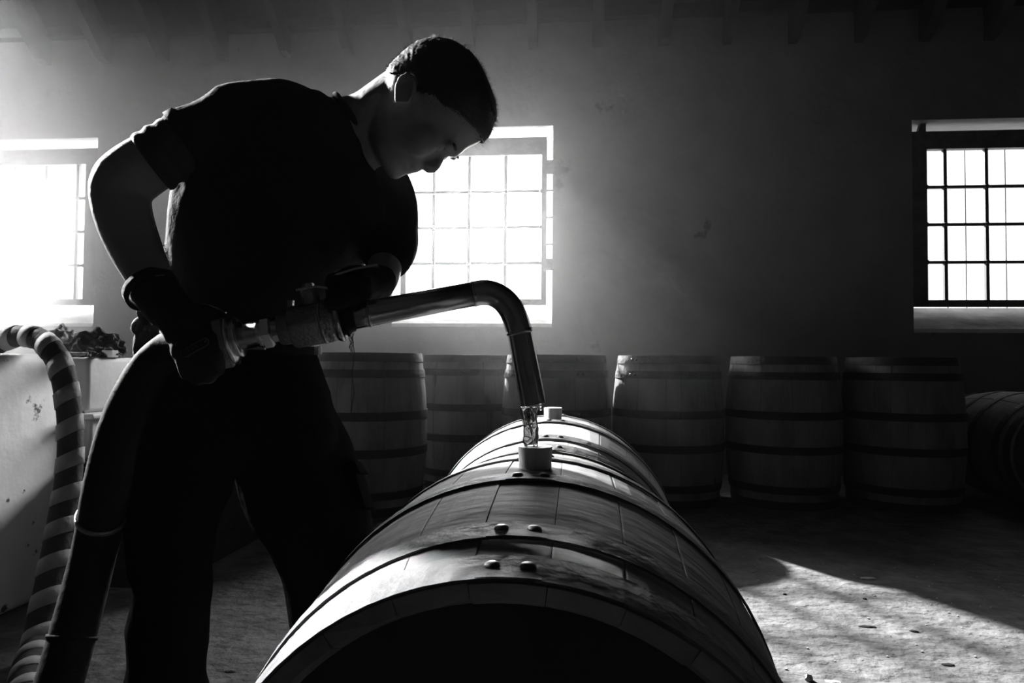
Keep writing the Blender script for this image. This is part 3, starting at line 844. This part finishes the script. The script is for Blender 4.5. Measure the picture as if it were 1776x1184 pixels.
# right hand round the hose end
rh_c = ax(345) + Vector((0, 0, 0)); 
RW = P(288, 528, 1.058)
def right_hand(g, inflate=0.0):
    hub = P(352, 596, 1.068)
    R0 = .036 + inflate * .3
    # palm: in front (camera side) and above the hose
    pc = P(330, 572, 1.030)
    kk = 1 + inflate * 16
    g.ellipsoid(pc, IV(34, 42, 1.03) * kk, IV(-34, 26, 1.03) * kk, CF * .021 * kk, 18, 12)
    g.ellipsoid(P(336, 600, 1.022), IV(36, 14, 1.03) * kk, IV(-16, 36, 1.03) * kk, CF * .019 * kk, 18, 12)
    g.capsule(RW, P(318, 560, 1.04), .029 + inflate, .030 + inflate)
    # fingers pass over the front and curl under the fitting
    for k, (bx, by, L) in enumerate(((372, 612, .82), (357, 620, 1.0), (339, 624, .96), (321, 620, .80))):
        a = P(bx - 6, by - 22, 1.022); b = P(bx, by + 8 * L, 1.018); c = P(bx + 4, by + 30 * L, 1.035); d = P(bx + 5, by + 33 * L, 1.062)
        q = [a, b, c, d]
        for i in range(3): g.capsule(q[i], q[i + 1], .0105 + inflate - .0006 * i, .0102 + inflate - .0006 * i, 10)
    # thumb lies along the top, tip towards the nut
    q = [P(318, 548, 1.035), P(338, 543, 1.035), P(356, 544, 1.04), P(377, 551, 1.045)]
    for i, rr_ in enumerate((.0150, .0130, .0122)): g.capsule(q[i], q[i + 1], rr_ + inflate, rr_ - .0014 + inflate, 12)
def left_hand(g, inflate=0.0):
    hub = ax(600)
    pc = P(612, 496, 1.095)
    kk = 1 + inflate * 16
    g.ellipsoid(pc, IV(36, 4, 1.1) * kk, IV(-4, 28, 1.1) * kk, CF * .030 * kk, 18, 12)
    g.capsule(P(655, 490, 1.15), pc, .027 + inflate, .030 + inflate)
    # knuckles over the pipe, fingers down its near side then under
    for k, (bx, L) in enumerate(((580, .86), (597, 1.0), (615, .95), (632, .78))):
        q = [P(bx, 492, 1.065), P(bx - 1, 508 , 1.040), P(bx - 2, 528, 1.026 + .004)]
        a_, b_, c_ = P(bx, 488, 1.07), P(bx, 508, 1.046), P(bx - 1, 522, 1.041)
        # mostly hidden: wrap over top to the far side
        q = [P(bx, 492, 1.06), P(bx - 2, 487, 1.09), P(bx - 3, 500, 1.12), P(bx - 2, 528, 1.13)]
        for i in range(3): g.capsule(q[i], q[i + 1], .0108 + inflate - .0006 * i, .0102 + inflate - .0006 * i, 10)
    q = [P(628, 505, 1.075), P(612, 514, 1.055), P(594, 519, 1.045), P(577, 524, 1.043)]
    for i, rr_ in enumerate((.0145, .0128, .0118)): g.capsule(q[i], q[i + 1], rr_ + inflate, rr_ - .0012 + inflate, 12)
right_hand(body, -.007); left_hand(body, -.007)
skin_mesh('body', body, M['skin'], man, voxel=.0042, smooth_it=5, fac=.5)
for s_ in (-1, 1):
    g = G().ellipsoid(H(15, 92, 30 * s_), hu * 11, hf * 11, hlat * 11, 16, 10); g.obj('eye', M['eye'], man, smooth=True)

# hair: short crop, thicker on top, cut along nape, ear and forehead
g = G()
S = [r for r in head_rings(0)]
HRs = spline(HR, 3); V, keep = [], []
for ri, (u, fb, ff, wd) in enumerate(HRs):
    pass
def hair_line(u, f):
    """True where the scalp carries hair"""
    u = u + 2.5 * noise.noise(Vector((u * .08, f * .08, 1)))
    xs = [-90, -40, -24, -14, -2, 6, 12, 20, 34, 50, 62, 74, 86, 98, 110]
    ys = [-22, -16, 0, 18, 22, 2, 2, 22, 38, 44, 56, 68, 74, 80, 90]
    return u > np.interp(f, xs, ys)
verts, idx, faces = [], {}, []
N = 150
def ring_pt(u, fb, ff, wd, a, grow):
    c, h = (fb + ff) / 2, (ff - fb) / 2; sa, ca = math.sin(a), math.cos(a)
    taper = 1 - (.30 * max(sa, 0) ** 2 if u < 40 else .16 * max(sa, 0) ** 2); ex = 2 / 2.25
    f = c + (h + grow) * math.copysign(abs(sa) ** ex, sa); l = (wd + grow) * taper * math.copysign(abs(ca) ** ex, ca)
    return f, l
HS = spline(HR, 14)
def thick(u, f):
    return 3.0 + 1.5 * min(max((u - 20) / 50, 0), 1)
grid = []
for i, (u, fb, ff, wd) in enumerate(HS):
    row = []
    for k in range(N):
        a = 2 * PI * k / N; f, l = ring_pt(u, fb, ff, wd, a, thick(u, 0) + 1.2 * noise.noise(Vector((u * .15, k * .7, 3))))
        row.append((u + (3.5 if u > 120 else 0), f, l))
    grid.append(row)
for i in range(len(grid) - 1):
    for k in range(N):
        q = [(i, k), (i, (k + 1) % N), (i + 1, (k + 1) % N), (i + 1, k)]
        if all(hair_line(grid[a][b][0], grid[a][b][1]) for a, b in q):
            f_ = []
            for key in q:
                if key not in idx:
                    idx[key] = len(verts); verts.append(H(*grid[key[0]][key[1]]))
                f_.append(idx[key])
            faces.append(tuple(f_))
top = [(0, k) for k in range(N)]
if all(k in idx for k in top): faces.append(tuple(idx[k] for k in top))
hair = mobj('hair', verts, faces, M['hair'], man, smooth=True)
sm = hair.modifiers.new('t', 'SOLIDIFY'); sm.thickness = .005; sm.offset = -1
# individual short strands, uncountable
V, F = [], []
r2 = random.Random(3)
cen = H(30, 10, 0)
for _ in range(9000):
    i = r2.randrange(len(HS) - 1); k = r2.random() * 2 * PI
    u, fb, ff, wd = HS[i]
    f, l = ring_pt(u, fb, ff, wd, k, 2.0)
    if not hair_line(u, f) and not (hair_line(u + 10, f) and r2.random() < .35): continue
    p0 = H(u, f, l); nrm = (p0 - cen).normalized()
    ln = (.0045 + .0035 * r2.random()) if u < 60 else (.007 + .006 * r2.random())
    dr = (nrm + hf.normalized() * .45 * (1 if u > 40 else -.1) - hu.normalized() * (.0 if u > 60 else .5) + Vector((r2.uniform(-.35, .35), r2.uniform(-.35, .35), r2.uniform(-.35, .35)))).normalized()
    sd = nrm.cross(Vector((r2.uniform(-1, 1), r2.uniform(-1, 1), r2.uniform(-1, 1)))).normalized() * .00032
    sd2 = dr.cross(sd).normalized() * .0003
    n = len(V); V += [p0 - sd, p0 + sd, p0 + sd2, p0 + dr * ln]; F += [(n, n + 1, n + 3), (n + 1, n + 2, n + 3), (n + 2, n, n + 3)]
hs = mobj('hair_strands', V, F, M['hair'], man); hs['kind'] = 'stuff'
# eyebrow
g = G()
for s_ in (-1, 1):
    g.ellipsoid(H(38, 105, 25 * s_), hu * 3.5, hf * 6.2, hlat * 17, 12, 8)
g.obj('eyebrow', M['hair'], man, smooth=True)

# t-shirt : torso + sleeves, one garment
sh_ = G()
loft(sh_, [(425, 575, 1.27, 133, 14, .125), (432, 520, 1.27, 136, 24, .122), (452, 450, 1.26, 147, 42, .125), (476, 385, 1.25, 158, 60, .13), (503, 318, 1.23, 158, 84, .13), (530, 262, 1.215, 132, 84, .12), (562, 226, 1.205, 88, 64, .095), (592, 214, 1.20, 58, 52, .073), (608, 210, 1.195, 48, 46, .064)], sup=2.3)
limb(sh_, [(500, 215, 1.20, 62), (440, 192, 1.17, 54), (395, 212, 1.15, 55), (352, 232, 1.135, 54), (322, 248, 1.13, 53)])
limb(sh_, [(540, 225, 1.22, 62), (470, 205, 1.20, 66), (430, 215, 1.18, 66)])    # back of the shoulders
limb(sh_, [(618, 275, 1.26, 55), (652, 325, 1.31, 58), (664, 360, 1.31, 60), (670, 400, 1.30, 54), (676, 424, 1.27, 48), (672, 442, 1.235, 42)])
limb(sh_, [(450, 300, 1.2, 70), (390, 300, 1.16, 50)])
skin_mesh('t_shirt', sh_, M['shirt'], man, voxel=.0065, smooth_it=5, fac=.5, disp=.003, dscale=13, fold=.0035)
# stretch under-sleeve that shows below the right sleeve, with hem folds
def cuff(name, spec, m, nfold=3, k=6):
    S = spline([tuple(P(x, y, d)) + (r * d / FPX,) for x, y, d, r in spec], k)
    return S
S = cuff('', [(345, 236, 1.132, 50), (310, 254, 1.125, 51), (285, 268, 1.12, 52), (262, 284, 1.115, 53)], M['sleeve'])
g = G(); rad = [s[3] + .0014 * math.sin(i * 1.25) for i, s in enumerate(S)]
cen_ = [Vector(s[:3]) for s in S]
R = []; td = (cen_[-1] - cen_[0]).normalized(); uu = (CF - td * CF.dot(td)).normalized(); vv = td.cross(uu)
for c, r in zip(cen_, rad):
    R.append([c + (uu * math.cos(2 * PI * i / 40) + vv * math.sin(2 * PI * i / 40)) * r for i in range(40)])
R.append([R[-1][i] * 1.0 + (cen_[-1] - R[-1][i]) * .06 for i in range(40)])
us = g.rings(R, cap=False).obj('under_sleeve', M['sleeve'], man, smooth=True)
# hem band of the outer sleeve
g = G(); c0, c1 = P(322, 248, 1.13), P(337, 240, 1.132); td = (c1 - c0).normalized()
R = []
for t_, dr in ((-.1, 0), (-.1, .0022), (1, .0024), (1, 0)):
    c = c0.lerp(c1, t_); r = 56.0 * 1.13 / FPX + dr
    R.append([c + (uu * math.cos(2 * PI * i / 40) + vv * math.sin(2 * PI * i / 40)) * r for i in range(40)])
g.rings(R, cap=False, closed=True).obj('sleeve_hem', M['shirt'], man, smooth=True)
# collar
g = G(); cc = P(618, 213, 1.195); nd = IV(.62, -.30).normalized(); e1 = (IV(-.35, -.9)).normalized(); e1 = (e1 - nd * e1.dot(nd)).normalized(); e2 = nd.cross(e1)
ring = [cc + e1 * (.052 * math.cos(a)) + e2 * (.062 * math.sin(a)) + nd * (.010 * math.cos(a) * -1) for a in [2 * PI * i / 48 for i in range(49)]]
g.tube(ring, .0062, 10, cap=False); g.obj('collar', M['shirt'], man, smooth=True)

# trousers
tr_ = G()
loft(tr_, [(412, 585, 1.28, 128, 8, .115), (405, 640, 1.28, 150, 10, .13), (400, 700, 1.28, 168, 8, .135), (405, 750, 1.28, 178, 4, .12), (410, 785, 1.29, 150, 4, .09)], sup=2.4)
limb(tr_, [(325, 700, 1.26, 96), (315, 760, 1.24, 98), (310, 815, 1.22, 92), (302, 880, 1.19, 82), (298, 960, 1.17, 69), (300, 1010, 1.165, 64), (295, 1080, 1.18, 64), (292, 1184, 1.21, 66), (290, 1300, 1.25, 64), (288, 1408, 1.27, 62)])
limb(tr_, [(470, 700, 1.33, 92), (500, 770, 1.35, 96), (528, 850, 1.38, 103), (553, 910, 1.40, 90), (571, 980, 1.43, 78), (580, 1040, 1.46, 76), (588, 1110, 1.49, 72), (592, 1200, 1.52, 68), (594, 1290, 1.54, 66)])
limb(tr_, [(502, 640, 1.30, 55), (514, 690, 1.32, 56), (522, 740, 1.34, 66), (528, 790, 1.36, 78)])
skin_mesh('trousers', tr_, M['trouser'], man, voxel=.0075, smooth_it=4, fac=.5, disp=.004, dscale=10, fold=.004)
# belt + buckle
g = G(); R = []
for (x, y, hw_, hd_) in ((413, 592, 137, .122), (413, 592, 139, .124), (411, 606, 141, .126), (411, 606, 138, .123)):
    c = P(x, y, 1.28); u = IV(hw_, 9, 1.28); R.append([c + u * math.copysign(abs(math.cos(a)) ** .85, math.cos(a)) + CF * hd_ * math.copysign(abs(math.sin(a)) ** .85, math.sin(a)) for a in [2 * PI * k / 48 for k in range(48)]])
g.rings(R, cap=False, closed=True).obj('belt', M['leather'], man)
G().box(tuple(P(440, 606, 1.152) + Vector((-.02, -.003, 0))), tuple(P(440, 606, 1.152) + Vector((.02, .003, .03)))).obj('buckle', M['cast'], man)
# thigh tool pocket
pk = G()
pc = P(628, 845, 1.36); 
pk.hull8([P(606, 800, 1.31), P(622, 800, 1.37), P(626, 800, 1.37), P(610, 798, 1.31), P(628, 884, 1.32), P(646, 884, 1.38), P(650, 880, 1.38), P(634, 880, 1.32)])
pk.obj('pocket', M['trouser'], man)
G().hull8([P(603, 800, 1.31), P(616, 801, 1.37), P(628, 803, 1.37), P(615, 800, 1.31), P(613, 822, 1.31), P(630, 824, 1.37), P(640, 822, 1.37), P(625, 820, 1.31)]).obj('pocket_flap', M['trouser'], man)
# shoes
for (x, y, d, dx_) in ((288, 1410, 1.27, -.02), (594, 1300, 1.54, .02)):
    an = P(x, y, d); g = G()
    an.z = .06
    fw = Vector((.35, -.94, 0)).normalized()
    g.ellipsoid(an + fw * .06 + Vector((0, 0, -.012)), fw * .14, fw.cross(Vector((0, 0, 1))) * .05, Vector((0, 0, .046)), 20, 12)
    g.capsule(an + Vector((0, 0, .05)), an + Vector((0, 0, 0)), .045, .048)
    so2 = skin_mesh('shoe', g, M['leather'], man, voxel=.006, smooth_it=3)
    s_ = G(); R = []
    for z in (.0, .018):
        R.append([Vector((an.x, an.y, 0)) + fw * (.06 + .15 * math.cos(a)) + fw.cross(Vector((0, 0, 1))) * (.055 * math.sin(a)) + Vector((0, 0, z)) for a in [2 * PI * k / 28 for k in range(28)]])
    s_.rings(R).obj('sole', M['rubber'], man)
# gloves
g = G(); right_hand(g, .0032)
limb(g, [(266, 502, 1.073, 41), (282, 522, 1.065, 38), (294, 540, 1.058, 37)])
for q_ in ((250, 520, 1.07, 10), (243, 536, 1.085, 9)): pass
gl_ = skin_mesh('glove', g, M['glove'], man, voxel=.0034, smooth_it=3, fac=.5, disp=.0012, dscale=50)
# raised cuff and print on the back of the glove
g = G(); c0, c1 = P(258, 495, 1.075), P(266, 507, 1.07); td = (c1 - c0).normalized(); uu = (CF - td * CF.dot(td)).normalized(); vv = td.cross(uu); R = []
for t_, r in ((0, .036), (0, .0405), (1, .0405), (1, .036)):
    R.append([c0.lerp(c1, t_) + (uu * math.cos(2 * PI * i / 32) + vv * math.sin(2 * PI * i / 32)) * r for i in range(32)])
g.rings(R, cap=False, closed=True).obj('glove_cuff', M['glove'], man, smooth=True)
def flatpill(cx, cy_, d, L, Hh, ang, m, name, thickness=.0012):
    c = P(cx, cy_, d); e1_ = IV(math.cos(ang), math.sin(ang), d).normalized(); e2_ = IV(-math.sin(ang), math.cos(ang), d).normalized(); out = []
    for t_ in (-thickness, thickness):
        rg = []
        for i in range(28):
            a = 2 * PI * i / 28; x = math.cos(a) * Hh + math.copysign(L - Hh, math.cos(a)) ; y = math.sin(a) * Hh
            rg.append(c + e1_ * x * d / FPX + e2_ * y * d / FPX + CF * t_)
        out.append(rg)
    return G().rings(out).obj(name, m, man)
flatpill(338, 603, .9995, 28, 7.5, -.52, M['glove_print'], 'glove_badge')
flatpill(338, 603, .9985, 25, 5.0, -.52, M['glove'], 'glove_badge')
flatpill(308, 597, 1.006, 5, 5, 0, M['glove_print'], 'glove_badge')
for k in range(6):
    flatpill(320 + k * 7.2, 612.5 - k * 4.1, .9975, 2.6, 1.1, -1.9 + .5 * (k % 3), M['glove_print'], 'glove_lettering', .0006)
g = G(); left_hand(g, .0032)
limb(g, [(640, 497, 1.12, 27), (660, 487, 1.15, 28)])
skin_mesh('glove', g, M['glove'], man, voxel=.0034, smooth_it=3, fac=.5, disp=.0012, dscale=50)
# arm hair catching the light
V, F = [], []
for _ in range(420):
    t_ = r2.random(); 
    p0 = P(284 + 22 * t_ + r2.uniform(-3, 1), 425 + 72 * t_, 1.095 - .02 * t_ + r2.uniform(-.004, .004))
    dr = (CR * (.7 + r2.random()) * .004 + CU * r2.uniform(-.004, .004) + CF * r2.uniform(-.003, .003))
    sd = Vector((0, 0, .0002)); n = len(V); V += [p0 - sd, p0 + sd, p0 + dr]; F.append((n, n + 1, n + 2))
ah = mobj('arm_hair', V, F, M['hair'], man); ah['kind'] = 'stuff'

# dark rag tucked in at his hip, behind the glove
rg_ = G()
for (x, y, d, r) in ((252, 545, 1.16, 14), (246, 566, 1.17, 17), (250, 590, 1.17, 18), (246, 612, 1.18, 12), (262, 575, 1.17, 16), (268, 610, 1.18, 22), (285, 620, 1.19, 26), (240, 605, 1.17, 8)):
    c = P(x, y, d); q = r * d / FPX; rg_.ellipsoid(c, Vector((q, 0, 0)), Vector((0, q * .8, 0)), Vector((0, 0, q)), 12, 8)
rag = skin_mesh('rag', rg_, M['cloth'], None, voxel=.003, smooth_it=1, disp=.007, dscale=45)
tag(rag, 'dark crumpled rag tucked in the belt at the man\'s hip', 'rag')

# ------------------------------------------------------------------ chock and debris on the floor
ck = P(1345, 1172, 1.78); 
ch = G()
x0 = .12; yk = .98
tip = P(1404, 1166, 1.66); tip.z = 0
a = Vector((.16, tip.y - .05, 0)); 
ch.hull8([(a.x, tip.y - .05, 0), (tip.x, tip.y - .02, 0), (tip.x, tip.y + .05, 0), (a.x, tip.y + .06, 0),
          (a.x, tip.y - .05, .062), (tip.x, tip.y - .02, .010), (tip.x, tip.y + .05, .010), (a.x, tip.y + .06, .062)])
chk = ch.obj('wedge_chock', M['crate']); tag(chk, 'dark wooden wedge chocking the nearest barrel on its right', 'wedge')
def chip(px, py, s, lab, nm='stone_chip', m=M['stone'], flat=.4, asp=1.0):
    d = EYE * FPX / (py - 627 - .0076 * (px - 888)); p = P(px, py, d * .998)
    o = lump(nm, (p.x, p.y, 0.0), s * asp, s, s * flat, m, px * .01, .4, lab, 'stone', sub=2, fr=1.7); return o
chip(1403, 1176, .011, 'bright stone chip at the tip of the dark wedge', flat=1.3)
chip(1506, 1001, .012, 'small pale splinter alone on the dark floor beyond the sun patch', 'wood_splinter', flat=.4, asp=2.6)['category'] = 'splinter'
chip(1446, 1181, .013, 'flat bright stone chip at the bottom edge of the photo', flat=.35, asp=1.8)
chip(1361, 1028, .006, 'tiny dark pebble in the bright part of the sun patch', 'pebble', M['crate'], .6, 1.2)
chip(1500, 1036, .006, 'tiny dark pebble at the end of the brightest sun streak', 'pebble', M['crate'], .6, 1.2)
chip(1505, 1084, .010, 'thin dark splinter on the floor below the brightest sun streak', 'wood_splinter', M['crate'], .3, 2.8)['category'] = 'splinter'
chip(1585, 1092, .010, 'dark clod in the middle of the sunlit floor', 'earth_clod', M['crate'], .35, 1.4)['category'] = 'clod'
chip(1644, 1150, .009, 'dark splinter low on the right of the sunlit floor', 'wood_splinter', M['crate'], .35, 2.0)['category'] = 'splinter'
chip(398, 1162, .008, 'small dark chip on the floor between the man\'s legs', 'wood_splinter', M['crate'], .35, 2.0)['category'] = 'splinter'
g = G(); rr3 = random.Random(11)
for _ in range(260):
    x, y = rr3.uniform(.35, 2.2), rr3.uniform(.9, 3.2); s = rr3.uniform(.0015, .004)
    g.ellipsoid((x, y, s * .5), Vector((s * rr3.uniform(.8, 1.6), 0, 0)), Vector((0, s, 0)), Vector((0, 0, s * .7)), 6, 4)
gt = g.obj('grit', M['stone']); tag(gt, 'scattered fine grit on the floor right of the barrels', 'grit', kind='stuff')
